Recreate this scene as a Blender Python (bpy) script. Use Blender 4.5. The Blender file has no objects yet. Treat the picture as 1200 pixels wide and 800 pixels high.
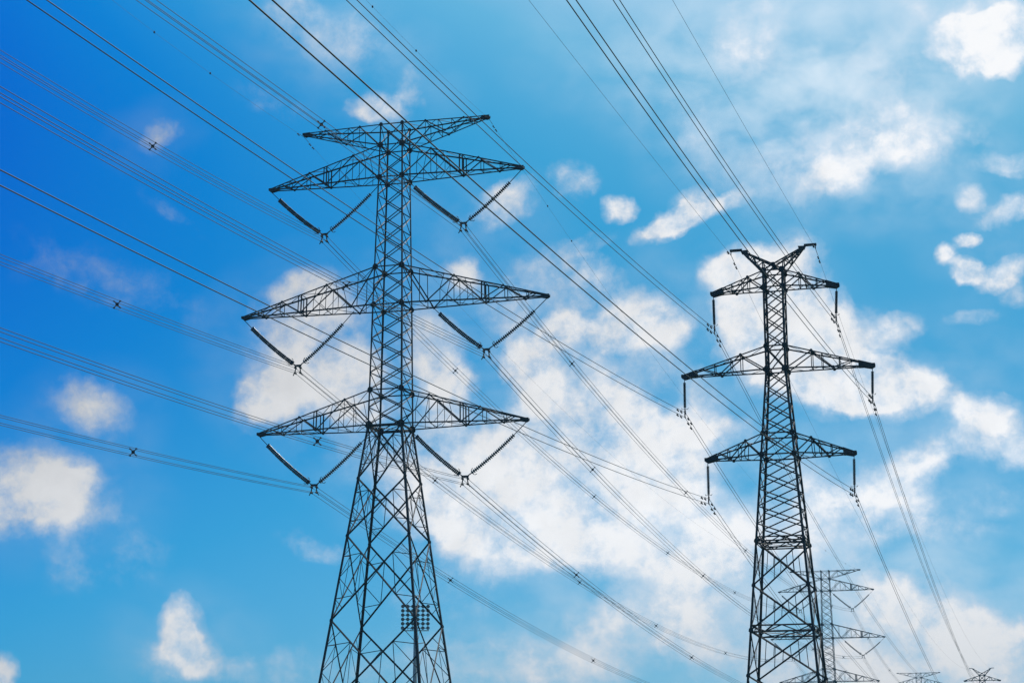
import bpy, math, random
from mathutils import Vector as V, Matrix
random.seed(7)
C = bpy.context.scene.collection
S = bpy.context.scene
HAZE = .00015
R = math.radians
CAM_H = 1.6
ALPHA = R(15.5212)                      # bearing of both lines, clockwise from the view axis
U = V((math.sin(ALPHA), math.cos(ALPHA), 0))      # along the lines, away
A = V((math.cos(ALPHA), -math.sin(ALPHA), 0))     # along the crossarms, to the right

# ------------------------------------------------------------------ materials
def mat(name, build):
    m = bpy.data.materials.new(name); m.use_nodes = True
    build(m.node_tree, m.node_tree.nodes['Principled BSDF']); return m
def noisy(c0, c1, scale, rough=(.5, .75), metallic=0., detail=6, bump=0., spec=.5):
    def f(nt, b):
        tc = nt.nodes.new('ShaderNodeTexCoord')
        n = nt.nodes.new('ShaderNodeTexNoise'); n.inputs['Scale'].default_value = scale; n.inputs['Detail'].default_value = detail
        nt.links.new(tc.outputs['Object'], n.inputs['Vector'])
        r = nt.nodes.new('ShaderNodeValToRGB'); r.color_ramp.elements[0].position = .35; r.color_ramp.elements[1].position = .68
        r.color_ramp.elements[0].color = (*c0, 1); r.color_ramp.elements[1].color = (*c1, 1)
        nt.links.new(n.outputs['Fac'], r.inputs['Fac']); nt.links.new(r.outputs['Color'], b.inputs['Base Color'])
        mr = nt.nodes.new('ShaderNodeMapRange'); mr.inputs['To Min'].default_value = rough[0]; mr.inputs['To Max'].default_value = rough[1]
        nt.links.new(n.outputs['Fac'], mr.inputs['Value']); nt.links.new(mr.outputs['Result'], b.inputs['Roughness'])
        b.inputs['Metallic'].default_value = metallic; b.inputs['Specular IOR Level'].default_value = spec
        if bump:
            bp = nt.nodes.new('ShaderNodeBump'); bp.inputs['Strength'].default_value = bump
            nt.links.new(n.outputs['Fac'], bp.inputs['Height']); nt.links.new(bp.outputs['Normal'], b.inputs['Normal'])
    return f
M = {
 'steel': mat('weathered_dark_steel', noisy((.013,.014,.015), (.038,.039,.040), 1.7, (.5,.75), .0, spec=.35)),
 'galv': mat('galvanised_steel', noisy((.26,.27,.28), (.38,.39,.40), 3., (.4,.6), .2)),
 'insul': mat('dark_glazed_porcelain', noisy((.020,.017,.018), (.040,.032,.030), 9., (.12,.25), 0)),
 'polymer': mat('dark_polymer_sheds', noisy((.03,.035,.04), (.055,.06,.065), 9., (.4,.5), 0)),
 'wire': mat('weathered_aluminium_strand', noisy((.030,.034,.038), (.055,.060,.064), 4., (.5,.7), .2)),
 'lamp': mat('black_lamp_housing', noisy((.015,.017,.02), (.03,.032,.036), 6., (.4,.6), 0)),
 'glass': mat('dull_lamp_glass', noisy((.10,.12,.15), (.16,.19,.22), 5., (.1,.2), 0)),
 'concrete': mat('footing_concrete', noisy((.27,.26,.24), (.36,.35,.33), 5., (.8,.95), 0, bump=.2)),
 'grass': mat('grass_ground', noisy((.035,.060,.018), (.075,.105,.035), .35, (.85,.95), 0, 10, bump=.4)),
}

# ------------------------------------------------------------------ mesh helpers
class Mesh:
    def __init__(s): s.v = []; s.f = []
    def add(s, vs, fs):
        o = len(s.v); s.v += [tuple(x) for x in vs]; s.f += [tuple(i+o for i in f) for f in fs]
    def angle(s, p, q, w, hint=(0,0,1), t=None):
        """one rolled steel angle (L section) from p to q, its corner turned towards hint"""
        p, q, h = V(p), V(q), V(hint); d = (q-p)
        if d.length < 1e-4: return
        d.normalize(); n = h - d*h.dot(d)
        if n.length < 1e-3: n = d.orthogonal()
        n.normalize(); e = d.cross(n); t = t or w*.13
        e1 = (n+e).normalized()*-1; e2 = (n-e).normalized()*-1      # the two flanges
        c = (n*w*.35)
        pr = [c, c+e1*w, c+e1*w+e2*t, c+e1*t+e2*t, c+e1*t+e2*w, c+e2*w]
        s.add([p+x for x in pr]+[q+x for x in pr], [(i,(i+1)%6,(i+1)%6+6,i+6) for i in range(6)]+[(5,4,3,0),(3,2,1,0),(6,9,10,11),(6,7,8,9)])
    def tube(s, pts, r, n=6, cap=True):
        pts = [V(p) for p in pts]; rs = r if isinstance(r, (list, tuple)) else [r]*len(pts); vs = []; fs = []
        ref = None
        for i, p in enumerate(pts):
            d = (pts[min(i+1, len(pts)-1)] - pts[max(i-1, 0)]).normalized()
            if ref is None: ref = d.orthogonal()
            ref = (ref - d*ref.dot(d)).normalized(); b = d.cross(ref)
            vs += [p + (ref*math.cos(2*math.pi*k/n) + b*math.sin(2*math.pi*k/n))*rs[i] for k in range(n)]
        for i in range(len(pts)-1):
            fs += [(i*n+k, i*n+(k+1)%n, (i+1)*n+(k+1)%n, (i+1)*n+k) for k in range(n)]
        if cap: fs += [tuple(range(n-1, -1, -1)), tuple((len(pts)-1)*n+k for k in range(n))]
        s.add(vs, fs)
    def plate(s, pts, t):
        pts = [V(p) for p in pts]; n = (pts[1]-pts[0]).cross(pts[2]-pts[0]).normalized()*t/2; k = len(pts)
        s.add([p-n for p in pts]+[p+n for p in pts], [tuple(range(k-1,-1,-1)), tuple(range(k,2*k))]+[(i,(i+1)%k,(i+1)%k+k,i+k) for i in range(k)])
    def gusset(s, c, n, r, t=.03, up=(0,0,1)):
        n = V(n).normalized(); u = V(up); u = (u-n*u.dot(n)).normalized(); w = n.cross(u); c = V(c)
        s.plate([c+u*r+w*r*.5, c+u*r-w*r*.5, c+u*r*.3-w*r, c-u*r*.6-w*r*.9, c-u*r-w*r*.4, c-u*r+w*r*.5, c-u*r*.5+w*r, c+u*r*.4+w*r*.9], t)
    def box(s, c, sx, sy, sz, rz=0):
        c = V(c); m = Matrix.Rotation(rz, 3, 'Z')
        s.add([c+m@V((x*sx/2,y*sy/2,z*sz/2)) for x in(-1,1) for y in(-1,1) for z in(-1,1)], [(0,1,3,2),(4,6,7,5),(0,4,5,1),(2,3,7,6),(0,2,6,4),(1,5,7,3)])
    def build(s, name, m, parent=None, smooth=False):
        me = bpy.data.meshes.new(name); me.from_pydata(s.v, [], s.f); me.materials.append(M[m]); me.validate()
        if smooth: me.polygons.foreach_set('use_smooth', [True]*len(me.polygons))
        o = bpy.data.objects.new(name, me); C.objects.link(o)
        if parent: o.parent = parent
        return o
def tag(o, label, cat, group=None):
    o['label'] = label; o['category'] = cat
    if group: o['group'] = group
    return o
def thing(name, label, cat, loc=(0,0,0), rz=0, group=None):
    o = bpy.data.objects.new(name, None); C.objects.link(o); o.location = loc; o.rotation_euler.z = rz
    o.empty_display_size = .5
    return tag(o, label, cat, group)
def copy_tree(o, parent=None):
    c = o.copy(); C.objects.link(c); c.parent = parent
    for ch in [x for x in KIDS.get(o.name, [])]: copy_tree(ch, c)
    return c
def index_kids():
    KIDS.clear()
    for o in bpy.data.objects:
        if o.parent: KIDS.setdefault(o.parent.name, []).append(o)
KIDS = {}
def lerp(a, b, t): return V(a)*(1-t)+V(b)*t

# ------------------------------------------------------------------ lattice tower pieces (local axes: x along arms, y along line)
CORN = [(-1,-1),(1,-1),(1,1),(-1,1)]
FACE_N = [(0,-1,0),(1,0,0),(0,1,0),(-1,0,0)]
class Body:
    def __init__(s, prof): s.prof = sorted(prof)
    def hw(s, z):
        p = s.prof
        for (z0,h0),(z1,h1) in zip(p, p[1:]):
            if z <= z1: return h0+(h1-h0)*(z-z0)/(z1-z0)
        return p[-1][1]
    def c(s, i, z):
        h = s.hw(z); return V((CORN[i%4][0]*h, CORN[i%4][1]*h, z))
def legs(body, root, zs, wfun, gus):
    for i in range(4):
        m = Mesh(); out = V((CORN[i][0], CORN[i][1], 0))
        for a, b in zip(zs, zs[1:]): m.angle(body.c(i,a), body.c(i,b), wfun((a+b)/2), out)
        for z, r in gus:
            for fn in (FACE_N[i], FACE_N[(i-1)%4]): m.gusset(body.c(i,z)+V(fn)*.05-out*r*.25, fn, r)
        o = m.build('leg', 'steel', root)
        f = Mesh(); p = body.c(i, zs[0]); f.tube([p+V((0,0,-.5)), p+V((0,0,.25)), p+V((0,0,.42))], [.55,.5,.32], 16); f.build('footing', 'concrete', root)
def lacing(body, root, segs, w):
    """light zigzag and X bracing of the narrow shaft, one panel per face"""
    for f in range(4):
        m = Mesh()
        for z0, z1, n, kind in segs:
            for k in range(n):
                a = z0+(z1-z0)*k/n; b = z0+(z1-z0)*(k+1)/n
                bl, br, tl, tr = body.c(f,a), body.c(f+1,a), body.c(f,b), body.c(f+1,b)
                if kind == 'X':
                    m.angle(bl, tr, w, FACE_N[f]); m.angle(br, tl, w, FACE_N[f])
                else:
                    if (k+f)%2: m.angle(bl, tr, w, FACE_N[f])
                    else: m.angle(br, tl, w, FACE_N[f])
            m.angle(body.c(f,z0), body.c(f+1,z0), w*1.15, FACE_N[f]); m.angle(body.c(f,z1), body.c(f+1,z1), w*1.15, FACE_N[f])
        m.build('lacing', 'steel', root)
def big_panels(body, root, zs, w, wr, rich=True):
    """the wide lower panels: two main diagonals per face, each a part with the thin stiffeners it carries"""
    for z0, z1 in zip(zs, zs[1:]):
        for f in range(4):
            bl, br, tl, tr = body.c(f,z0), body.c(f+1,z0), body.c(f,z1), body.c(f+1,z1)
            wb, wt = (br-bl).length, (tr-tl).length; t = wb/(wb+wt); n = FACE_N[f]; X = lerp(bl, tr, t)
            for (b, tp, ob, ot) in ((bl,tr,br,tl),(br,tl,bl,tr)):
                m = Mesh(); m.angle(b, tp, w, n)
                lo, hi = lerp(b, X, .5), lerp(X, tp, .5)
                leg_lo = lambda q: lerp(b, ot, q); leg_hi = lambda q: lerp(ob, tp, q)
                if rich:
                    m.angle(leg_lo(.25), lo, wr, n); m.angle(leg_hi(.75), hi, wr, n)
                    m.angle(leg_lo(.5), lo, wr, n); m.angle(leg_hi(.5), hi, wr, n)
                    up = lerp(ot, X, .5); m.angle(lo, up, wr, n)
                    m.angle(leg_lo(.25), lerp(b, X, .25), wr*.9, n); m.angle(leg_hi(.75), lerp(X, tp, .75), wr*.9, n)
                else:
                    up = lerp(ot, X, .5); m.angle(lo, up, wr, n)
                    m.angle(lerp(b, X, .75), lerp(ot, X, .75), wr, n)
                m.build('diagonal_brace', 'steel', root)
def belt(body, root, z, w, h=0):
    m = Mesh()
    for f in range(4):
        m.angle(body.c(f,z), body.c(f+1,z), w, FACE_N[f])
        if h:
            m.angle(body.c(f,z+h), body.c(f+1,z+h), w, FACE_N[f])
            for k in range(4):
                p, q = (k/4, (k+1)/4) if k%2 else ((k+1)/4, k/4)
                m.angle(lerp(body.c(f,z), body.c(f+1,z), p), lerp(body.c(f,z+h), body.c(f+1,z+h), q), w*.7, FACE_N[f])
    m.angle(body.c(0,z), body.c(2,z), w*.8); m.angle(body.c(1,z), body.c(3,z), w*.8)
    m.build('belt_frame', 'steel', root)
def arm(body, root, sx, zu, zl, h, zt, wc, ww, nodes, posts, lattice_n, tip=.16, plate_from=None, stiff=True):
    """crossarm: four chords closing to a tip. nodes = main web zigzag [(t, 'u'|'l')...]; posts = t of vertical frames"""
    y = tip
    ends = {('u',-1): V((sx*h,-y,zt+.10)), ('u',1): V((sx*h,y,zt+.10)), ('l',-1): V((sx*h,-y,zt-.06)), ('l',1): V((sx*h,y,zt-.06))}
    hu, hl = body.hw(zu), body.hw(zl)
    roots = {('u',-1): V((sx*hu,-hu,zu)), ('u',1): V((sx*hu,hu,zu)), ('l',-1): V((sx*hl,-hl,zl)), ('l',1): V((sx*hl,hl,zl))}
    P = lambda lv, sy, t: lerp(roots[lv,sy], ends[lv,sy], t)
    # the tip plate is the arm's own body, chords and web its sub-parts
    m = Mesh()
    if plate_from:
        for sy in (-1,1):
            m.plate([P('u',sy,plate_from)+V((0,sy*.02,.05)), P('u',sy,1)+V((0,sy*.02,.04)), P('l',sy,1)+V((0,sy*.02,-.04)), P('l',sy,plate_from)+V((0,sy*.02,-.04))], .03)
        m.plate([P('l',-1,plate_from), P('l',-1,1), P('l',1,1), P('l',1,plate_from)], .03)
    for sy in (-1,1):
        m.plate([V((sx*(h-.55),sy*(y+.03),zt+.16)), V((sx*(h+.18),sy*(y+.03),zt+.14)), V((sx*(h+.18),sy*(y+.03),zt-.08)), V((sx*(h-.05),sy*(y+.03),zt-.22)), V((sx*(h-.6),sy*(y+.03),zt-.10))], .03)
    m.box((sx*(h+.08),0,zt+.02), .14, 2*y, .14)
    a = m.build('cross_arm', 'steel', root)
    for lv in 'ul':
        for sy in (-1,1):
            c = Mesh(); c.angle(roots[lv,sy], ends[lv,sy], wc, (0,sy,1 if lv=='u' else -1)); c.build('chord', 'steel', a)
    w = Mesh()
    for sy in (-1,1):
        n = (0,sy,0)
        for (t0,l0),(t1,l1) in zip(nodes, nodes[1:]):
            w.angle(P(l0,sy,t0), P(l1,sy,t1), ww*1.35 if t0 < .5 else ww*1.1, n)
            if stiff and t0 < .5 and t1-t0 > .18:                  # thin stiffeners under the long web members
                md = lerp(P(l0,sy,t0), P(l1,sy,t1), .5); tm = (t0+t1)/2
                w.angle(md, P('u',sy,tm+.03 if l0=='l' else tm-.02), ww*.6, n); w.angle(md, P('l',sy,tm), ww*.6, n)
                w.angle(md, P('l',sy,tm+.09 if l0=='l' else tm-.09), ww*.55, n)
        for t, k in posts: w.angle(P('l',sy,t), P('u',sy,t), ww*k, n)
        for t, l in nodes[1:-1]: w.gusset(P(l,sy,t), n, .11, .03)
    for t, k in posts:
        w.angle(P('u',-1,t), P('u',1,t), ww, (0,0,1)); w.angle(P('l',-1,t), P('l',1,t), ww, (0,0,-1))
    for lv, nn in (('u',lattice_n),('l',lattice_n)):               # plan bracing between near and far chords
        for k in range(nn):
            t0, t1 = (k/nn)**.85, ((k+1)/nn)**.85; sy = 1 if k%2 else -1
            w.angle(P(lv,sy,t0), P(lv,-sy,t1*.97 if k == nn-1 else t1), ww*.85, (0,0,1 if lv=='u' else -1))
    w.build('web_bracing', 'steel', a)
    return a

# ------------------------------------------------------------------ big tower: four arm levels
G = CAM_H
B1 = Body([(0,6.07),(33.65+G,1.55),(44.5+G,1.375),(48+G,1.30),(56.41+G,1.13),(59.47+G,1.09),(61.44+G,1.05)])
T1 = thing('transmission_tower', 'tallest dark lattice pylon left of centre with four crossarm levels and V-shaped insulators', 'pylon', (-10.607,165,0), -ALPHA, 'lattice pylons of the power lines')
z = [x+G for x in (61.44,59.47,56.41,48.0,44.5,36.79,33.65,28.9,23.87,16.64,8.0)]
legs(B1, T1, [.3,8+G,16.64+G,23.87+G,33.65+G,44.5+G,56.41+G,61.5+G], lambda q: .215 if q < 20 else .19 if q < 35 else .145 if q < 52 else .125,
     [(z[0],.18),(z[1],.27),(z[2],.27),(z[3],.27),(z[4],.25),(z[5],.26),(z[6],.33),(z[7],.16),(z[8],.16),(z[9],.16)])
lacing(B1, T1, [(z[1],z[0],1,'X'),(z[2],z[1],2,'X'),(z[3],z[2],5,'X')], .068)
lacing(B1, T1, [(z[4],z[3],2,'X'),(z[5],z[4],5,'X'),(z[6],z[5],2,'X')], .072)
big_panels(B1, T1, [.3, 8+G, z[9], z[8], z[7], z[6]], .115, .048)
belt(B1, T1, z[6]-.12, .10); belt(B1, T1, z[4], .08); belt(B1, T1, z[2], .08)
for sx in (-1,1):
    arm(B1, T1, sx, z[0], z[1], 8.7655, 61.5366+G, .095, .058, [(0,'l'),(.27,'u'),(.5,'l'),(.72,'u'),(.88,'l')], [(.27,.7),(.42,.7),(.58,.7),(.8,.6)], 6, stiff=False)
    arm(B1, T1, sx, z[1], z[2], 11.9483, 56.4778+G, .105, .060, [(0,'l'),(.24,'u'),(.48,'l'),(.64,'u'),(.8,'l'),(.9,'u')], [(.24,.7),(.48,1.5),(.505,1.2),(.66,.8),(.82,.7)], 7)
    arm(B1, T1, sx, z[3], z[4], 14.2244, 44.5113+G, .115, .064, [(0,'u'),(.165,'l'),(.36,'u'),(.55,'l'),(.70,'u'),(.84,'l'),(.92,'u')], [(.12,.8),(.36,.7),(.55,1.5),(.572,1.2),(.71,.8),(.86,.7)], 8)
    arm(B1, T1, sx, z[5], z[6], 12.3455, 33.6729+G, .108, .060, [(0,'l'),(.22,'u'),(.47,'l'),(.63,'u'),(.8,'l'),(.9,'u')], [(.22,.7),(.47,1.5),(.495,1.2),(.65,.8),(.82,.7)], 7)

# ------------------------------------------------------------------ smaller tower: horned peaks, three arm levels
B2 = Body([(0,3.19),(30.52+G,.69),(37.61+G,.70)])
T2 = thing('transmission_tower', 'dark lattice pylon right of centre with two horned peaks and straight hanging insulators', 'pylon', (18.385,130,0), -ALPHA, 'lattice pylons of the power lines')
y = [q+G for q in (37.61,36.41,32.17,30.52,25.97,24.48,18.52,15.52,12.52,9.54)]
legs(B2, T2, [.3,9.54+G,18.52+G,24.48+G,30.52+G,37.65+G], lambda q: .155 if q < 26 else .14,
     [(y[0],.22),(y[1],.20),(y[2],.18),(y[3],.24),(y[4],.18),(y[5],.2),(y[6],.16),(y[7],.14),(y[8],.16),(y[9],.14)])
lacing(B2, T2, [(y[1],y[0],1,'X'),(y[2],y[1],4,'X'),(y[3],y[2],1,'X'),(y[4],y[3],4,'X'),(y[5],y[4],1,'X'),(y[6],y[5],5,'X')], .064)
big_panels(B2, T2, [.3,3.2+G,6.4+G,y[9],y[8],y[7],y[6]], .082, .034, False)
belt(B2, T2, y[6]-.15, .068, .42); belt(B2, T2, y[8]-.1, .075, .42); belt(B2, T2, 6.4+G, .09, .4)
for sx in (-1,1):
    for (zu,zl,h,zt,pf) in ((y[0],y[1],4.342,36.3346+G,.80),(y[2],y[3],6.54,30.4772+G,.84),(y[4],y[5],5.036,24.4715+G,.82)):
        arm(B2, T2, sx, zu, zl, h, zt, .088, .047, [(0,'l'),(.30,'u'),(.55,'l'),(.78,'u')], [(.30,.9),(.42,.8),(.62,.9)], 6, .13, pf, False)
    p = Mesh()                                                     # horn carrying the earth wire
    zt = 39.3897+G
    p.box((sx*2.62,0,zt+.02), .86, .26, .13); p.plate([(sx*1.75,-.1,zt-.02),(sx*2.3,-.1,zt-.05),(sx*2.2,-.1,zt-.28),(sx*1.85,-.1,zt-.36)], .03); p.plate([(sx*1.75,.1,zt-.02),(sx*2.3,.1,zt-.05),(sx*2.2,.1,zt-.28),(sx*1.85,.1,zt-.36)], .03)
    pk = p.build('earth_wire_peak', 'steel', T2)
    ch = {}
    for sy in (-1,1):
        ch['u',sy] = (V((0,sy*.36,38.15+G)), V((sx*2.25,sy*.12,zt-.02))); ch['l',sy] = (V((sx*.70,sy*.70,y[0])), V((sx*2.15,sy*.12,zt-.22)))
        for lv in 'ul':
            m = Mesh(); m.angle(*ch[lv,sy], .105, (0,sy,1 if lv=='u' else -1)); m.build('chord', 'steel', pk)
    w = Mesh()
    for sy in (-1,1):
        seq = [('l',0),('u',.32),('l',.38),('u',.6),('l',.62),('u',.82)]
        for (l0,t0),(l1,t1) in zip(seq, seq[1:]): w.angle(lerp(*ch[l0,sy],t0), lerp(*ch[l1,sy],t1), .06, (0,sy,0))
        w.angle(ch['u',sy][0], ch['l',sy][0], .09, (0,sy,0))
    for lv in 'ul':
        for k in range(4): w.angle(lerp(*ch[lv,1 if k%2 else -1],k/4), lerp(*ch[lv,-1 if k%2 else 1],(k+1)/4), .055)
    w.gusset((0,-.37,38.1+G),(0,1,0),.16); w.gusset((0,.37,38.1+G),(0,1,0),.16)
    w.build('web_bracing', 'steel', pk)

# ------------------------------------------------------------------ copies along the lines
S1, S2 = 337.95, 368.21
index_kids()
def place(src, base, label):
    t = copy_tree(src); t.location = base; t['label'] = label; return t
b1 = V((-10.607,165,0)); b2 = V((18.385,130,0))
b1b = b1+U*S1+V((0,0,1.266)); b1c = b1+U*2*S1+V((0,0,.222)); b2b = b2+U*S2+V((0,0,-1.581))
place(T1, b1b, 'distant pylon with V-shaped insulators half hidden behind the foot of the horned pylon')
place(T1, b1c, 'tiny far pylon of which only a flat top crossarm shows at the bottom edge')
place(T2, b2b, 'tiny distant horned pylon peeping up at the bottom right edge')

# ------------------------------------------------------------------ insulators
def string_pts(p, q, sag, n=16):
    p, q = V(p), V(q); return [lerp(p,q,i/n)+V((0,0,-sag*4*(i/n)*(1-i/n))) for i in range(n+1)]
def along(pts, d):
    for a, b in zip(pts, pts[1:]):
        l = (b-a).length
        if d <= l: return a+(b-a)*(d/l), (b-a).normalized()
        d -= l
    return pts[-1], (pts[-1]-pts[-2]).normalized()
def discs(m, pts, d0, d1, rad, pitch, seg=10, bands=0):
    d = d0; k = 0; ps = []; rs = []
    while d < d1:
        r = rad
        if bands and k % bands == bands-1: r = rad*.8
        for dd, rr in ((0,.30),(.08,.40),(.14,1.),(.50,.97),(.74,.50),(.84,.30)):
            ps.append(along(pts, d+dd*pitch)[0]); rs.append(max(.03, r*rr if r==rad else max(.62, rr)*rad*.8))
        d += pitch; k += 1
    m.tube(ps, rs, seg)
VB = {'L2':(-6.625,51.383),'L3':(-8.837,39.307),'L4':(-7.001,28.436),'R2':(6.53,51.327),'R3':(8.698,39.653),'R4':(6.829,28.546)}
TIPS = {'2':(11.9483,56.4778),'3':(14.2244,44.5113),'4':(12.3455,33.6729)}
INN = {'2':(1.15,56.35),'3':(3.6,44.42),'4':(1.6,33.55)}
QS = .24                                                           # half spacing of the four-wire bundles
def make_v(key, base, label, seg=10):
    sx = -1 if key[0]=='L' else 1; bx, bz = VB[key]
    t = thing('insulator_assembly', label, 'insulator', base+V((0,0,0)), -ALPHA, 'V-shaped insulator assemblies')
    yk = V((bx,0,bz+G+.42))
    tip = V((sx*(TIPS[key[1]][0]-.05),0,TIPS[key[1]][1]+G-.2)); inn = V((sx*INN[key[1]][0],0,INN[key[1]][1]+G))
    ends = sorted([tip, inn], key=lambda v: v.x)                   # [picture-left, picture-right]
    for j, e in enumerate(ends):
        q = yk+V((-.28 if j==0 else .28,0,.10)); pts = string_pts(e, q, .22); L = (q-e).length
        m = Mesh(); link = 1.25 if j==0 else 1.55
        if j==0:
            d = (q-e).normalized(); nrm = V((-d.z,0,d.x))
            for o in (-.085,.085):
                pp = [x+nrm*o for x in pts]; discs(m, pp, link, L-.35, .12, .16, seg, 7)
            for f in (link-.05, L-.32):
                c, dd = along(pts, f); m.plate([c+nrm*.2-dd*.1, c+nrm*.2+dd*.1, c-nrm*.2+dd*.1, c-nrm*.2-dd*.1], .06)
            m.tube([e, along(pts, link)[0]], .035, 6); m.tube([along(pts, L-.35)[0], q], .05, 6)
        else:
            discs(m, pts, link, L-.35, .185, .19, seg); m.tube([e, along(pts, link)[0]], .035, 6); m.tube([along(pts, L-.35)[0], q], .05, 6)
        m.build('insulator_string', 'insul', t)
        h = Mesh(); c, dd = along(pts, L-.42); n2 = V((-dd.z,0,dd.x))   # arcing horns at the live end
        for s in (-1,1):
            h.tube([c, c+n2*.2*s+V((0,.08,0)), c+n2*.30*s-dd*.10+V((0,.10,0)), c+n2*.31*s-dd*.26+V((0,.10,0))], .028, 6)
        h.build('arcing_horn', 'steel', t)
    m = Mesh(); m.plate([yk+V((-.36,0,.12)), yk+V((.36,0,.12)), yk+V((.30,0,-.08)), yk+V((-.30,0,-.08))], .05); m.build('yoke_plate', 'steel', t)
    for ax in (-1,1):
        m = Mesh()
        for az in (1,-1):
            c = V((bx+ax*QS,0,bz+G+az*QS)); m.tube([c+V((0,-.28,-.02)), c+V((0,-.1,.02)), c+V((0,.1,.02)), c+V((0,.28,-.02))], [.05,.10,.10,.05], 8)
        m.tube([yk+V((ax*.16,0,-.05)), V((bx+ax*QS*.8,0,bz+G+.28)), V((bx+ax*(QS+.05),0,bz+G-QS-.02))], .055, 6)
        m.tube([V((bx+ax*QS*.9,0,bz+G-.02)), V((bx+ax*(QS+.20),0,bz+G-QS-.22))], .045, 6)
        m.build('suspension_clamp', 'steel', t)
WHERE = {'L2':'left end of the second-highest','L3':'left end of the third-highest','L4':'left end of the lowest','R2':'right end of the second-highest','R3':'right end of the third-highest','R4':'right end of the lowest'}
for k in VB: make_v(k, b1, 'V-shaped insulator pair under the %s crossarm of the tallest pylon' % WHERE[k])
for k in ('L2','L3','R2','R3'):
    make_v(k, b1b, 'small V-shaped insulator under the %s crossarm, half-hidden distant pylon' % WHERE[k], 6)

SB = {'L1':(-4.30,33.634,4.342,36.3346),'L2':(-6.53,27.757,6.54,30.4772),'L3':(-5.01,21.607,5.036,24.4715),'R1':(4.2,33.793,4.342,36.3346),'R2':(6.44,28.042,6.54,30.4772),'R3':(4.95,21.756,5.036,24.4715)}
TW = V((.01,0,.172))                                                # half offset of the twin wires
WH2 = {'L1':'left end of the top','L2':'left end of the middle','L3':'left end of the bottom','R1':'right end of the top','R2':'right end of the middle','R3':'right end of the bottom'}
for k, (bx, bz, h, zt) in SB.items():
    sx = -1 if k[0]=='L' else 1
    t = thing('insulator_assembly', 'straight insulator string hanging from the %s crossarm of the horned pylon' % WH2[k], 'insulator', b2, -ALPHA, 'straight insulator strings of the horned pylon')
    top = V((sx*(h-.02),0,zt+G-.16)); bot = V((bx,0,bz+G+.30))
    m = Mesh(); pts = [lerp(top,bot,i/6) for i in range(7)]; L = (bot-top).length
    m.tube([top, along(pts,.28)[0]], .028, 6); discs(m, pts, .26, L-.22, .10, .062, 10); m.tube([along(pts,L-.24)[0], bot], .035, 6)
    m.build('insulator_string', 'polymer', t)
    m = Mesh(); c = V((bx,0,bz+G)); m.plate([bot+V((-.05,0,.05)), bot+V((.07,0,.03)), c+TW+V((.04,0,-.03)), c-TW+V((.03,0,-.04)), c-TW+V((-.04,0,.0))], .03); m.build('yoke_plate', 'steel', t)
    for s in (-1,1):
        m = Mesh(); q = c+TW*s; m.tube([q+V((0,-.24,-.02)), q+V((0,-.08,.02)), q+V((0,.08,.02)), q+V((0,.24,-.02))], [.03,.05,.05,.03], 8); m.build('suspension_clamp', 'steel', t)
    h = Mesh(); h.tube([bot+V((-.03,0,.12)), bot+V((-.20,0,.10)), bot+V((-.24,0,.20))], .018, 6); h.tube([bot+V((.03,0,.12)), bot+V((.20,0,.10)), bot+V((.24,0,.20))], .018, 6); h.build('arcing_horn', 'steel', t)

# ------------------------------------------------------------------ wires
def run(P0, sgn, a, b, L, n):
    return [P0+U*(sgn*L*i/n)+V((0,0,a*(L*i/n)+b*(L*i/n)**2)) for i in range(n+1)]
def at(P0, sgn, a, b, s): return P0+U*(sgn*s)+V((0,0,a*s+b*s*s))
def through(P0, a, b, Lin, spans):
    """polyline: incoming span from behind, then each (end point, sag coefficient)"""
    pts = run(P0, -1, a, b, Lin, 70)[::-1]; fn = []
    p = P0
    for q, bb in spans:
        L = (q-p).to_2d().length; aa = (q.z-p.z)/L - bb*L
        pts += run(p, 1, aa, bb, L, 60)[1:]; fn.append((p, aa, bb, L)); p = q
    return pts, fn
FIN1 = {'L2':(-.1077,.00041),'R3':(-.1038,.000281),'L3':(-.0923,.000177),'R4':(-.0993,.000309),'L4':(-.0959,.000268),'R2':(-.0775,-.0001)}
def spacer(m, c, d):
    d = V(d).normalized(); up = V((0,0,1)); r = A
    for sx in (-1,1):
        for sz in (-1,1):
            e = c+r*(sx*QS)+up*(sz*QS); m.tube([c+r*sx*.05+up*sz*.05, e], .035, 6); m.tube([e-d*.09, e+d*.09], .055, 6)
    m.plate([c+r*.12+up*.12, c-r*.12+up*.12, c-r*.12-up*.12, c+r*.12-up*.12], .06)
for k, (bx, bz) in VB.items():
    off = A*bx+V((0,0,bz+G)); P0 = b1+off
    t = thing('conductor_bundle', 'four-wire bundle at the %s crossarm of the tallest pylon' % WHERE[k], 'power line', P0, 0, 'four-wire power line bundles')
    a, b = FIN1[k]; pts, fn = through(V((0,0,0)), a, b, 178, [(b1b-b1, .000272), (b1c-b1, .000272)])
    for ax, az in ((-1,-1),(1,-1),(1,1),(-1,1)):
        m = Mesh(); o = A*(ax*QS)+V((0,0,az*QS)); m.tube([p+o for p in pts], .0195, 6); m.build('conductor', 'wire', t, True)
    for s in (34.8, 101.5, 155.):
        m = Mesh(); spacer(m, at(V((0,0,0)),-1,a,b,s), U); m.build('spacer', 'steel', t)
    for i, (p, aa, bb, L) in enumerate(fn):
        for s in ((40.3,107.,161.2,232.,290.) if i == 0 else (40.3,107.,161.2,232.)):
            m = Mesh(); spacer(m, at(p,1,aa,bb,s), U); m.build('spacer', 'steel', t)
def damper(m, p, d):
    d = V(d).normalized(); c = p-V((0,0,.11)); m.tube([p+V((0,0,.03)), c], .028, 6); m.tube([c-d*.22, c+d*.22], .012, 5)
    for s in (-1,1): m.tube([c+d*(s*.25), c+d*(s*.20), c+d*(s*.12)], [.035,.06,.05], 8)
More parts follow.
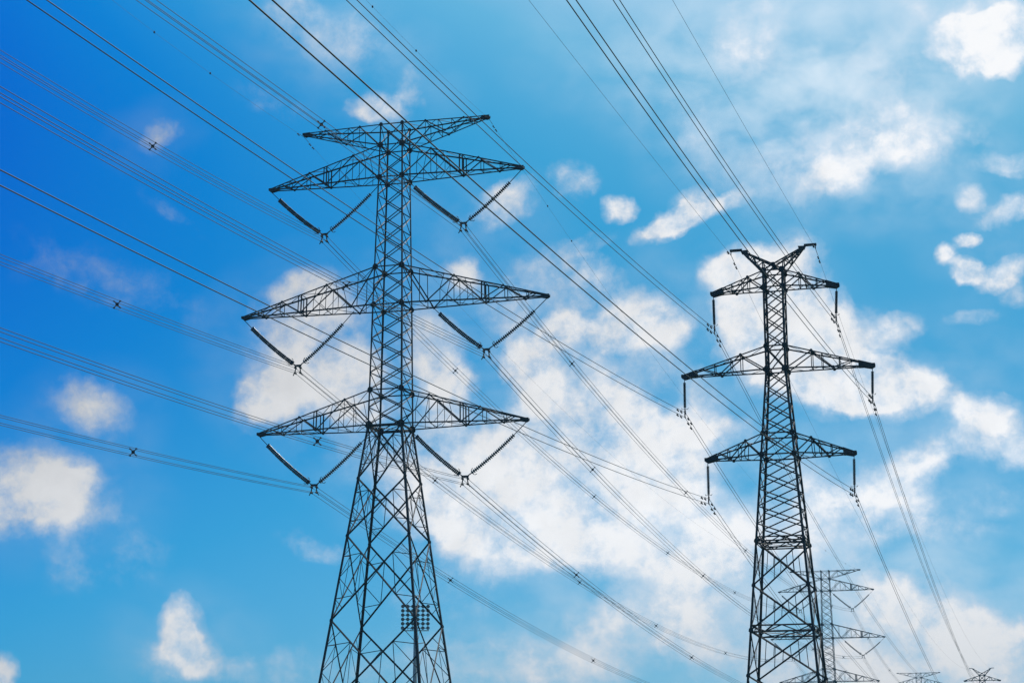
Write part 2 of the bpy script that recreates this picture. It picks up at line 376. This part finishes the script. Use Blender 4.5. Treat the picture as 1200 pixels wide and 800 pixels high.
FIN2 = {'L1':(-.1116,.0002956),'L2':(-.1104,.0002899),'L3':(-.1063,.0002791),'R1':(-.1147,.0003189),'R2':(-.1178,.0003143),'R3':(-.1081,.0002651)}
for k, (bx, bz, h, zt) in SB.items():
    P0 = b2+A*bx+V((0,0,bz+G)); O = V((0,0,0))
    t = thing('conductor_bundle', 'twin wires hung from the %s crossarm of the horned pylon' % WH2[k], 'power line', P0, 0, 'twin power wires of the horned pylon')
    a, b = FIN2[k]; pts, fn = through(O, a, b, 150, [(b2b-b2, .000262)])
    for s in (-1,1):
        o = A*(TW.x*s)+V((0,0,TW.z*s)); m = Mesh(); m.tube([p+o for p in pts], .0165, 6); m.build('conductor', 'wire', t, True)
        for sg in (-1,1):
            for d in ((1.5, 2.8) if sg < 0 else (1.2, 2.3)):
                m = Mesh(); q = at(O,-1,a,b,d) if sg < 0 else at(O,1,fn[0][1],fn[0][2],d); damper(m, q+o, U); m.build('vibration_damper', 'steel', t)
def earth(base, ends, hx, zt, fin, bb, label, marks, Lin, dz=0):
    P0 = base+A*hx+V((0,0,zt+G+dz))
    t = thing('earth_wire', label, 'earth wire', P0, 0, 'thin earth wires above the power lines')
    O = V((0,0,0)); pts, fn = through(O, fin[0], fin[1], Lin, [(e-base, bb) for e in ends])
    m = Mesh(); m.tube(pts, .0085, 5); m.build('wire_strand', 'wire', t, True)
    m = Mesh(); m.tube([at(O,-1,*fin,s) for s in (1.2,.6,.15)]+[O]+[at(O,1,fn[0][1],fn[0][2],s) for s in (.15,.6,1.2)], .02, 6); m.tube([(0,0,0),(0,0,.32)], .03, 6); m.build('clamp', 'steel', t)
    for sg, d in ((-1,1.4),(1,1.5),(1,2.3)):
        m = Mesh(); q = at(O,-1,*fin,d) if sg < 0 else at(O,1,fn[0][1],fn[0][2],d); damper(m, q, U); m.build('vibration_damper', 'steel', t)
    for s in marks:
        q = at(O,-1,*fin,-s) if s < 0 else at(O,1,fn[0][1],fn[0][2],s)
        m = Mesh(); m.tube([q+V((0,0,d)) for d in (.10,.07,0,-.07,-.10)], [.02,.055,.07,.055,.02], 8); m.build('wire_marker', 'steel', t, True)
MK = (-31,-20.7,11,21,31,260,281,302,323)
earth(b1, [b1b,b1c], -8.86, 61.45, (-.102,.000763), .00025, "thin earth wire over the left tip of the tallest pylon's topmost crossarm", MK, 160, -.1)
earth(b1, [b1b,b1c], 8.86, 61.45, (-.102,.000763), .00025, "thin earth wire over the right tip of the tallest pylon's topmost crossarm", MK, 160, -.1)
earth(b2, [b2b], -2.98, 39.39, (-.083,.000076), .0002, 'thin earth wire strung over the left horn of the horned pylon', (), 150, -.3)
earth(b2, [b2b], 2.98, 39.39, (-.083,.000076), .0002, 'thin earth wire strung over the right horn of the horned pylon', (), 150, -.3)

# ------------------------------------------------------------------ floodlight mast behind the tallest pylon
fx, fz = -13.95, 30.7+G
ML = thing('floodlight_mast', 'pale floodlight mast with a square lamp bank behind the legs of the tallest pylon', 'floodlight', (fx,280,0))
m = Mesh(); m.tube([(0,0,0),(0,0,10),(0,0,fz-3),(0,0,fz+.1)], [.46,.40,.24,.20], 14); m.build('pole', 'galv', ML, True)
m = Mesh()
for r in range(6): m.box((0,-.30,fz-.05-r*.62), 3.9, .10, .10)
for c in range(6): m.box(((c-2.5)*.72,-.38,fz-1.65), .07, .06, 3.5)
m.box((0,-.62,fz-3.55), 3.9, .8, .06); m.box((0,-1.0,fz-3.25), 3.9, .04, .05); m.box((0,-.25,fz-1.6), .5, .14, 3.4)
for c in (-1.93,-.65,.65,1.93): m.box((c,-1.0,fz-3.4), .05, .05, .34)
m.build('lamp_frame', 'galv', ML)
for r in range(6):
    for c in range(6):
        if r == 5 and c in (1,3): continue
        p = V(((c-2.5)*.72, -.62, fz-.02-r*.62)); d = V(((c-2.5)*.08,-1,-.45)).normalized()
        m = Mesh(); m.tube([p-d*.22, p-d*.1, p+d*.08, p+d*.2], [.08,.18,.25,.26], 14); l = m.build('lamp', 'lamp', ML, True)
        g = Mesh(); g.tube([p+d*.2005, p+d*.215], [.235,.23], 14); g.build('lens', 'glass', l)

# ------------------------------------------------------------------ ground
m = Mesh(); n = 40; E = 4000
for j in range(n+1):
    for i in range(n+1):
        X, Y = -E+2*E*i/n, -E+2*E*j/n; m.v.append((X, Y, 0))
for j in range(n):
    for i in range(n): m.f.append((j*(n+1)+i, j*(n+1)+i+1, (j+1)*(n+1)+i+1, (j+1)*(n+1)+i))
g = m.build('ground', 'grass'); g['kind'] = 'structure'

# ------------------------------------------------------------------ air
m = Mesh(); m.v = [(x,y_,z_) for x in (-260,420) for y_ in (-220,900) for z_ in (-1,67.5)]
m.f = [(0,1,3,2),(4,6,7,5),(0,4,5,1),(2,3,7,6),(0,2,6,4),(1,5,7,3)]
hm = bpy.data.materials.new('thin_air_haze'); hm.use_nodes = True; hn = hm.node_tree.nodes; hn.clear()
ho = hn.new('ShaderNodeOutputMaterial'); hv = hn.new('ShaderNodeVolumePrincipled'); hv.inputs['Color'].default_value = (.30,.70,1.0,1); hv.inputs['Density'].default_value = HAZE; hv.inputs['Anisotropy'].default_value = .2
hm.node_tree.links.new(hv.outputs[0], ho.inputs['Volume']); M['haze'] = hm
hz = m.build('haze', 'haze'); hz['kind'] = 'stuff'
S.cycles.max_bounces = 4; S.cycles.diffuse_bounces = 2; S.cycles.glossy_bounces = 2; S.cycles.volume_bounces = 1; S.cycles.transparent_max_bounces = 8

# ------------------------------------------------------------------ camera
cd = bpy.data.cameras.new('camera'); cam = bpy.data.objects.new('camera', cd); C.objects.link(cam); S.camera = cam
cam.location = (0,0,CAM_H); cam.rotation_euler = (R(90+14.08),0,0)
cd.sensor_width = 36; cd.lens = 36*2256.4/1200; cd.clip_start = .1; cd.clip_end = 12000

S.view_settings.view_transform = 'Standard'; S.view_settings.look = 'None'; S.view_settings.exposure = 0; S.view_settings.gamma = 1; S.view_settings.use_curve_mapping = False
S.display_settings.display_device = 'sRGB'
# ------------------------------------------------------------------ light and sky
SUN_AZ, SUN_EL = R(42), R(52)
sd = bpy.data.lights.new('sun', 'SUN'); so = bpy.data.objects.new('sun', sd); C.objects.link(so)
sd.energy = 3.2; sd.angle = R(.5); sd.color = (1,.95,.88)
dirv = V((math.sin(SUN_AZ)*math.cos(SUN_EL), math.cos(SUN_AZ)*math.cos(SUN_EL), math.sin(SUN_EL)))
so.rotation_euler = dirv.to_track_quat('Z','Y').to_euler(); so.location = dirv*50+V((0,0,80))
w = bpy.data.worlds.new('World'); S.world = w; w.use_nodes = True; w.cycles.sampling_method = 'MANUAL'; w.cycles.sample_map_resolution = 256; nt = w.node_tree; N = nt.nodes; LK = nt.links
bg = N['Background']; bg.inputs['Strength'].default_value = .1
def math_(op, a, b=None, c=None, clamp=False):
    n = N.new('ShaderNodeMath'); n.operation = op; n.use_clamp = clamp
    for i, x in enumerate((a,b,c)):
        if x is None: continue
        if isinstance(x, (int,float)): n.inputs[i].default_value = x
        else: LK.new(x, n.inputs[i])
    return n.outputs[0]
sky = N.new('ShaderNodeTexSky'); sky.sky_type = 'NISHITA'; sky.sun_disc = False; sky.sun_elevation = SUN_EL; sky.sun_rotation = SUN_AZ
sky.air_density = 1.; sky.dust_density = .6; sky.ozone_density = 1.5
tc = N.new('ShaderNodeTexCoord'); sep = N.new('ShaderNodeSeparateXYZ'); LK.new(tc.outputs['Generated'], sep.inputs[0])
az = math_('ARCTAN2', sep.outputs[0], sep.outputs[1]); el = math_('ARCSINE', sep.outputs[2])
# the air: how far the blue deepens away from the sun and thins to white haze near the horizon
CA = math_('MINIMUM', math_('MAXIMUM', az, -.30), .30); CE = math_('MINIMUM', math_('MAXIMUM', el, .06), .45)
K = [0.892, 0.952, -1.101, -0.506, -4.277, -9.273, -0.192, -3.676, 15.041, 27.163]
aa, ee, ae = math_('MULTIPLY', CA, CA), math_('MULTIPLY', CE, CE), math_('MULTIPLY', CA, CE)
sfield = K[0]
for k, x in zip(K[1:], (CA, CE, aa, ae, ee, math_('MULTIPLY', aa, CA), math_('MULTIPLY', aa, CE), math_('MULTIPLY', ee, CA), math_('MULTIPLY', ee, CE))):
    sfield = math_('MULTIPLY_ADD', x, k, sfield)
sfield = math_('ADD', sfield, 0., None, True)
ramp = N.new('ShaderNodeValToRGB'); cr = ramp.color_ramp; cr.interpolation = 'B_SPLINE'; cr.interpolation = 'EASE' if False else 'LINEAR'
TINT = [(0, (0.0, 0.1221, 0.6172)), (0.25, (0.003, 0.2195, 0.6514)), (0.5, (0.0369, 0.3467, 0.6795)), (0.75, (0.1274, 0.4564, 0.7157)), (1, (0.3515, 0.6038, 0.7991))]
while len(cr.elements) < len(TINT): cr.elements.new(.5)
for e, (p, c) in zip(cr.elements, TINT): e.position = p; e.color = (*c, 1)
LK.new(sfield, ramp.inputs['Fac'])
def mixc(kind, f, a, b):
    n = N.new('ShaderNodeMix'); n.data_type = 'RGBA'; n.blend_type = kind; n.clamp_result = False
    for i, x in ((0,f),(6,a),(7,b)):
        if isinstance(x, (int,float)): n.inputs[i].default_value = x
        elif isinstance(x, tuple): n.inputs[i].default_value = (*x, 1)
        else: LK.new(x, n.inputs[i])
    return n.outputs[2]
# grade of the clear air: the sky texture's own brightness is evened out first, then given the deep polarised blue
even = N.new('ShaderNodeCombineXYZ')
for i, (q0,q1,q2,q3,q4,q5) in enumerate(((-.159,.407,-5.579,.014,.787,6.268),(-.072,.381,-3.608,-.05,.461,3.164),(-.288,.36,.154,-.119,.253,-2.018))):
    x = math_('MULTIPLY_ADD', CE, -q2, math_('MULTIPLY_ADD', CA, -q1, -q0)); x = math_('MULTIPLY_ADD', aa, -q3, x); x = math_('MULTIPLY_ADD', ae, -q4, x); x = math_('MULTIPLY_ADD', ee, -q5, x)
    LK.new(math_('EXPONENT', x), even.inputs[i])
blue = mixc('MULTIPLY', 1., mixc('MULTIPLY', 1., sky.outputs[0], ramp.outputs['Color']), even.outputs[0])

# clouds: (azimuth, elevation, half width, half height, roll, amount) in degrees
CLOUDS = [(-6.5,15.26,1.32,0.81,25.0,0.9), (-7.75,12.19,0.76,0.63,-0.0,0.35), (-7.0,12.84,1.32,1.27,-0.0,0.85), (-5.79,14.01,1.4,1.4,-0.0,0.75), (-4.8,12.64,1.14,1.14,-0.0,0.75),
 (-6.46,11.98,2.29,1.02,-0.0,0.45), (-5.24,15.04,0.76,0.76,-0.0,0.4), (-0.21,18.24,1.02,0.71,25.0,0.75), (-1.06,17.58,0.66,0.36,-0.0,0.4), (-1.45,15.98,0.51,0.56,-0.0,0.5),
 (-1.45,16.11,0.76,0.63,-0.0,0.5), (-2.48,13.94,1.02,1.02,-0.0,0.7), (-1.82,13.06,0.76,0.61,-0.0,0.35), (0.57,13.06,0.91,1.17,-0.0,1.0), (1.31,14.08,0.91,0.66,20.0,0.5),
 (-0.26,14.84,1.14,0.63,-30.0,0.5), (2.97,11.02,1.9,1.57,-25.0,0.85), (3.86,10.38,2.03,1.78,-30.0,0.85), (1.41,9.26,2.79,1.22,-0.0,0.9), (-0.64,9.01,2.16,1.22,-0.0,0.85),
 (0.0,8.01,3.05,1.14,-0.0,0.6), (5.13,10.11,1.02,1.4,-30.0,0.55), (5.82,12.24,0.76,1.02,-0.0,0.45), (-2.57,10.01,1.52,1.52,-0.0,0.6), (1.03,10.4,1.27,0.76,-0.0,0.4),
 (3.37,12.16,1.14,1.02,-0.0,0.5), (2.35,14.07,1.52,0.76,-30.0,0.3), (3.99,14.76,1.4,0.86,-10.0,0.9), (2.62,14.7,1.27,0.76,-10.0,0.4), (4.56,13.4,1.14,0.71,-20.0,0.5),
 (6.44,11.22,1.02,0.46,-0.0,0.5), (7.21,15.36,1.07,1.22,-0.0,1.1), (7.55,14.09,1.27,1.68,-0.0,1.0), (9.11,14.41,1.07,1.52,-0.0,0.95), (9.42,12.77,1.78,1.02,-10.0,1.0),
 (11.3,12.45,1.52,0.86,-0.0,0.95), (10.33,13.36,1.52,1.27,-0.0,0.8), (8.13,15.83,1.07,0.91,-0.0,0.7), (6.45,16.14,1.02,0.63,30.0,0.35), (8.41,16.45,1.27,0.76,-0.0,0.5),
 (12.91,12.25,1.07,0.56,-25.0,0.6), (14.22,11.52,1.02,0.61,-10.0,0.75), (13.19,10.7,1.32,0.71,15.0,0.7), (12.14,10.3,0.76,0.56,-0.0,0.35), (11.16,9.59,1.52,0.89,-0.0,0.5),
 (11.62,8.83,1.52,0.89,-0.0,0.35), (14.89,10.55,1.02,0.63,-0.0,0.55), (10.4,9.12,1.02,0.51,-0.0,0.3), (14.32,9.23,1.52,0.51,-0.0,0.25), (14.65,22.13,1.37,0.86,-8.0,2.4),
 (15.53,22.72,0.71,0.51,-0.0,1.2), (14.17,22.75,0.76,0.63,-0.0,0.5), (10.89,19.69,2.41,1.02,8.0,0.5), (9.92,18.56,1.22,0.66,10.0,0.6), (12.7,19.7,2.03,1.14,-10.0,0.45),
 (11.52,21.8,1.52,1.07,-0.0,0.32), (7.82,23.25,1.52,0.91,30.0,0.4), (7.3,22.24,1.52,1.02,-0.0,0.3), (5.9,20.05,1.78,0.76,-60.0,0.3), (13.95,23.26,2.29,0.76,-0.0,0.4),
 (14.04,17.83,0.46,0.46,-0.0,0.6), (15.29,17.48,1.02,0.41,15.0,0.6), (13.83,15.72,0.51,0.41,-0.0,1.5), (13.26,16.25,0.38,0.3,-0.0,0.9), (13.86,16.63,0.38,0.23,-0.0,0.9),
 (14.82,15.55,0.81,0.38,28.0,1.0), (11.89,14.24,0.61,0.46,-0.0,0.55), (15.17,18.65,1.02,0.36,-0.0,0.4), (13.9,14.38,0.91,0.25,-0.0,0.35), (15.18,14.96,0.51,0.46,-0.0,0.4),
 (3.33,17.98,0.56,0.43,-10.0,1.0), (5.17,17.61,1.27,0.36,22.0,0.95), (5.71,17.98,0.76,0.56,-0.0,0.8), (4.5,17.25,0.86,0.33,15.0,0.7), (6.82,18.14,0.71,0.3,25.0,0.65),
 (1.87,18.86,0.81,0.61,-0.0,0.6), (2.64,16.07,0.91,0.56,-20.0,0.6), (2.12,16.86,1.27,0.38,20.0,0.25), (1.45,15.85,1.27,1.02,-0.0,0.35), (0.53,15.86,1.02,1.27,-0.0,0.25),
 (8.37,18.96,1.52,1.52,-0.0,0.25), (-4.18,20.95,0.96,0.41,-10.0,0.75), (-5.98,23.08,2.29,0.96,-25.0,0.42), (-3.51,21.17,0.76,0.38,-0.0,0.35), (-3.19,21.75,0.41,0.66,-15.0,0.35),
 (-7.52,20.99,1.52,0.51,-20.0,0.2), (-10.85,19.99,0.66,0.43,25.0,0.6), (-11.19,19.5,0.46,0.3,-0.0,0.25), (-10.4,17.61,1.52,0.36,-30.0,0.2), (-12.36,11.68,1.17,0.81,-30.0,0.5),
 (-12.9,12.13,1.27,0.76,-0.0,0.3), (-13.97,9.73,1.57,1.07,-15.0,0.72), (-13.1,9.03,1.27,0.91,-0.0,0.5), (-14.82,8.72,0.91,0.86,-0.0,0.5), (-12.06,7.83,2.29,1.52,-0.0,0.22),
 (-9.7,5.6,0.61,0.86,-0.0,0.9), (-9.43,4.9,0.91,0.71,-15.0,0.75), (-10.08,4.69,1.02,0.76,-0.0,0.35), (-8.73,4.59,1.02,0.51,-0.0,0.4), (-14.65,4.14,0.41,0.61,-0.0,0.9),
 (-5.97,7.97,1.14,0.38,-15.0,0.35), (-4.12,10.5,1.52,0.76,-0.0,0.25), (-12.46,15.5,4.06,1.02,-15.0,0.18), (-0.25,4.64,3.3,1.07,-0.0,0.42), (2.52,5.01,2.79,1.27,20.0,0.42),
 (5.81,6.72,2.79,2.29,-0.0,0.55), (4.58,7.98,2.79,1.02,-0.0,0.5), (6.36,8.46,1.52,1.52,-0.0,0.5), (4.03,5.75,2.29,1.02,-0.0,0.3), (9.35,7.9,1.52,1.78,-0.0,0.45),
 (9.14,8.9,1.02,1.02,-0.0,0.4), (8.68,9.91,1.02,0.76,-0.0,0.3), (11.45,5.52,1.9,1.52,-15.0,0.95), (10.87,6.02,1.02,1.02,-0.0,0.5), (12.61,4.53,2.79,1.27,-0.0,0.85),
 (14.29,4.74,1.78,1.14,-0.0,0.8), (13.04,5.85,1.02,0.76,-0.0,0.3), (12.08,8.33,2.29,0.61,-0.0,0.28), (-6.25,4.25,3.05,0.76,-0.0,0.3), (-2.03,6.5,2.29,0.76,-0.0,0.2),
 (9.95,4.45,2.29,1.02,-0.0,0.5), (7.49,4.48,2.29,1.02,-0.0,0.45), (-6.56,15.63,0.86,0.56,20.0,0.6), (-5.08,13.39,1.02,0.86,-0.0,0.6), (-7.49,12.33,0.86,0.66,-0.0,0.5),
 (-4.02,12.15,0.76,0.76,-0.0,0.4), (-2.47,13.05,0.76,0.86,-0.0,0.5), (-1.43,12.81,0.71,0.61,-0.0,0.4), (1.04,12.68,0.86,0.76,-0.0,0.6), (0.0,13.45,0.86,0.61,-0.0,0.6),
 (1.44,14.46,0.66,0.46,20.0,0.5), (3.62,11.52,1.27,0.86,-0.0,0.5), (2.6,12.29,0.76,0.56,-0.0,0.4), (3.14,14.31,1.02,0.56,-20.0,0.6), (4.84,14.41,0.86,0.56,-0.0,0.6),
 (10.55,12.48,1.27,0.71,-0.0,0.6), (8.41,12.93,1.17,0.86,-0.0,0.6), (6.57,16.01,0.76,0.51,20.0,0.6), (11.42,12.44,0.91,0.61,-0.0,0.7), (4.1,9.24,1.52,0.86,-0.0,0.5),
 (-2.08,12.3,1.02,1.02,-0.0,0.5), (-1.03,11.03,1.52,1.27,-0.0,0.55), (0.0,11.04,1.27,1.02,-0.0,0.5), (-2.05,9.26,1.52,1.02,-0.0,0.5), (2.3,8.5,2.29,1.02,-0.0,0.5),
 (0.76,8.01,2.29,0.86,-0.0,0.45), (2.34,13.05,0.91,0.66,-0.0,0.45), (1.43,11.79,0.76,0.66,-0.0,0.35), (5.16,11.5,0.91,0.76,-0.0,0.4), (3.58,8.75,1.52,1.02,-0.0,0.5),
 (-7.04,14.23,0.86,0.66,-0.0,0.5), (-5.18,12.25,1.27,0.66,-0.0,0.5), (-14.55,8.97,1.27,0.91,-0.0,0.4), (-13.02,9.77,1.02,0.56,10.0,0.35)]
comb = N.new('ShaderNodeCombineXYZ'); LK.new(math_('MULTIPLY', az, math.degrees(1)*.97), comb.inputs[0]); LK.new(math_('MULTIPLY', el, math.degrees(1)), comb.inputs[1])
def noise(vec, scale, detail, rough, dist=0.):
    n = N.new('ShaderNodeTexNoise'); n.inputs['Scale'].default_value = scale; n.inputs['Detail'].default_value = detail
    n.inputs['Roughness'].default_value = rough; n.inputs['Distortion'].default_value = dist; LK.new(vec, n.inputs['Vector']); return n
def vmath(op, a, b=None, s=None):
    n = N.new('ShaderNodeVectorMath'); n.operation = op; LK.new(a, n.inputs[0])
    if b is not None:
        if isinstance(b, tuple): n.inputs[1].default_value = b
        else: LK.new(b, n.inputs[1])
    if s is not None: n.inputs['Scale'].default_value = s
    return n.outputs[0]
P0_ = comb.outputs[0]
def warp(vec, scale, amt, detail):
    c = vmath('SUBTRACT', noise(vec, scale, detail, .55).outputs['Color'], (.5,.5,.5)); return vmath('ADD', vec, vmath('SCALE', c, s=amt))
PW1 = warp(P0_, .55, .8, 2); PW = warp(PW1, 1.7, .58, 5)
def patches(table, size, gain, vec):
    acc = 0.
    for (ca, ce, rx, ry, ro, wt) in table:
        mp = N.new('ShaderNodeMapping'); mp.vector_type = 'TEXTURE'
        mp.inputs['Location'].default_value = (ca*.97, ce, 0); mp.inputs['Rotation'].default_value = (0,0,R(ro)); mp.inputs['Scale'].default_value = (rx*size, ry*size, 400)
        LK.new(vec, mp.inputs['Vector']); g_ = N.new('ShaderNodeTexGradient'); g_.gradient_type = 'SPHERICAL'; LK.new(mp.outputs[0], g_.inputs[0])
        acc = math_('MULTIPLY_ADD', math_('MULTIPLY', g_.outputs['Fac'], gain, None, True), wt, acc)
    return acc
VEILS = [(2.06, 10.02, 6.6, 4.32, -15.0, 0.4), (7.6, 7.69, 7.62, 3.3, -0.0, 0.42), (11.93, 5.39, 5.59, 2.79, -0.0, 0.45), (1.26, 4.77, 7.11, 1.52, 5.0, 0.4), (10.63, 19.83, 4.32, 2.67, 5.0, 0.66), (8.11, 22.45, 4.82, 2.54, 20.0, 0.5), (12.05, 21.95, 3.55, 2.29, -0.0, 0.42), (12.51, 11.77, 4.57, 2.79, -0.0, 0.28), (-5.73, 13.51, 3.55, 3.05, -0.0, 0.35), (-13.61, 9.5, 3.3, 2.29, -0.0, 0.2), (-12.39, 11.78, 2.03, 1.52, -0.0, 0.16), (-1.06, 16.11, 3.05, 3.05, -0.0, 0.25), (6.01, 14.51, 4.06, 2.79, -0.0, 0.3), (14.57, 17.1, 2.29, 2.29, -0.0, 0.25), (-5.43, 22.56, 3.81, 1.78, -20.0, 0.28), (4.34, 22.59, 4.06, 2.03, -0.0, 0.25), (-9.49, 5.19, 2.29, 1.78, -0.0, 0.22), (6.94, 19.27, 2.79, 1.52, -0.0, 0.25), (-11.15, 19.8, 1.52, 1.02, 20.0, 0.14), (-3.85, 10.0, 2.29, 1.52, -0.0, 0.2)]
PW2 = warp(P0_, 2.0, .44, 5)                                       # small puffs are pushed about less than the big banks
acc = math_('ADD', patches([c for c in CLOUDS if c[2] > .95], 1.25, 1.55, PW), patches([c for c in CLOUDS if c[2] <= .95], 1.25, 1.55, PW2))
thin = patches(VEILS, 1.25, 1.2, PW1)
# the rest of the sky, out of this window, carries loose clouds of its own
far_ = noise(vmath('MULTIPLY', P0_, (.05,.09,1)), 1., 4, .5).outputs['Fac']
outw = math_('MULTIPLY', math_('SUBTRACT', math_('ABSOLUTE', az), .33), 8., None, True)
acc = math_('MULTIPLY_ADD', math_('MULTIPLY', math_('SUBTRACT', far_, .45), 3., None, True), outw, acc)
n1 = noise(PW1, .66, 7, .52).outputs['Fac']; n2 = noise(warp(P0_, 2.6, .38, 4), 2.2, 9, .68).outputs['Fac']
tex = math_('MULTIPLY_ADD', math_('SUBTRACT', n1, .5), 3.2, math_('MULTIPLY', math_('SUBTRACT', n2, .5), 1.45))
body = math_('MINIMUM', acc, .98)
dens = math_('MULTIPLY_ADD', tex, math_('MULTIPLY_ADD', body, .45, .30), body)
dens = math_('MULTIPLY', dens, math_('MULTIPLY', acc, 6., None, True))
def smooth(x, a, b):
    n = N.new('ShaderNodeMapRange'); n.interpolation_type = 'SMOOTHSTEP'; n.inputs['From Min'].default_value = a; n.inputs['From Max'].default_value = b; LK.new(x, n.inputs['Value']); return n.outputs[0]
alpha = math_('MULTIPLY', smooth(dens, .0, 1.16), .98)
thick = smooth(dens, .45, 1.25)
# cloud light: thin parts bluish, thick ones white, dimmer away from the sun
shade = noise(PW, .9, 6, .55).outputs['Fac']
lum = math_('MULTIPLY', math_('MULTIPLY_ADD', sfield, .95, .33), math_('MULTIPLY_ADD', shade, .30, .90))
ccol = mixc('MIX', thick, (7.6,8.3,9.3), (9.7,9.75,9.9))
lum = math_('MULTIPLY', math_('MINIMUM', lum, 1.0), math_('MULTIPLY_ADD', smooth(el, .05, .17), .24, .76))   # low clouds are seen through more air
lumc = N.new('ShaderNodeCombineXYZ')
for i in range(3): LK.new(lum, lumc.inputs[i])
cloud = mixc('MULTIPLY', 1., ccol, lumc.outputs[0])
vn = noise(vmath('MULTIPLY', PW1, (.8,1.15,1)), .75, 7, .50).outputs['Fac']
veil = math_('MULTIPLY', thin, smooth(vn, .20, .80))
veilc = mixc('MULTIPLY', 1., (7.7,8.8,9.8), lumc.outputs[0])
hazed = mixc('MIX', math_('MINIMUM', math_('MULTIPLY', veil, .9), .8), blue, veilc)
LK.new(mixc('MIX', alpha, hazed, cloud), bg.inputs['Color'])
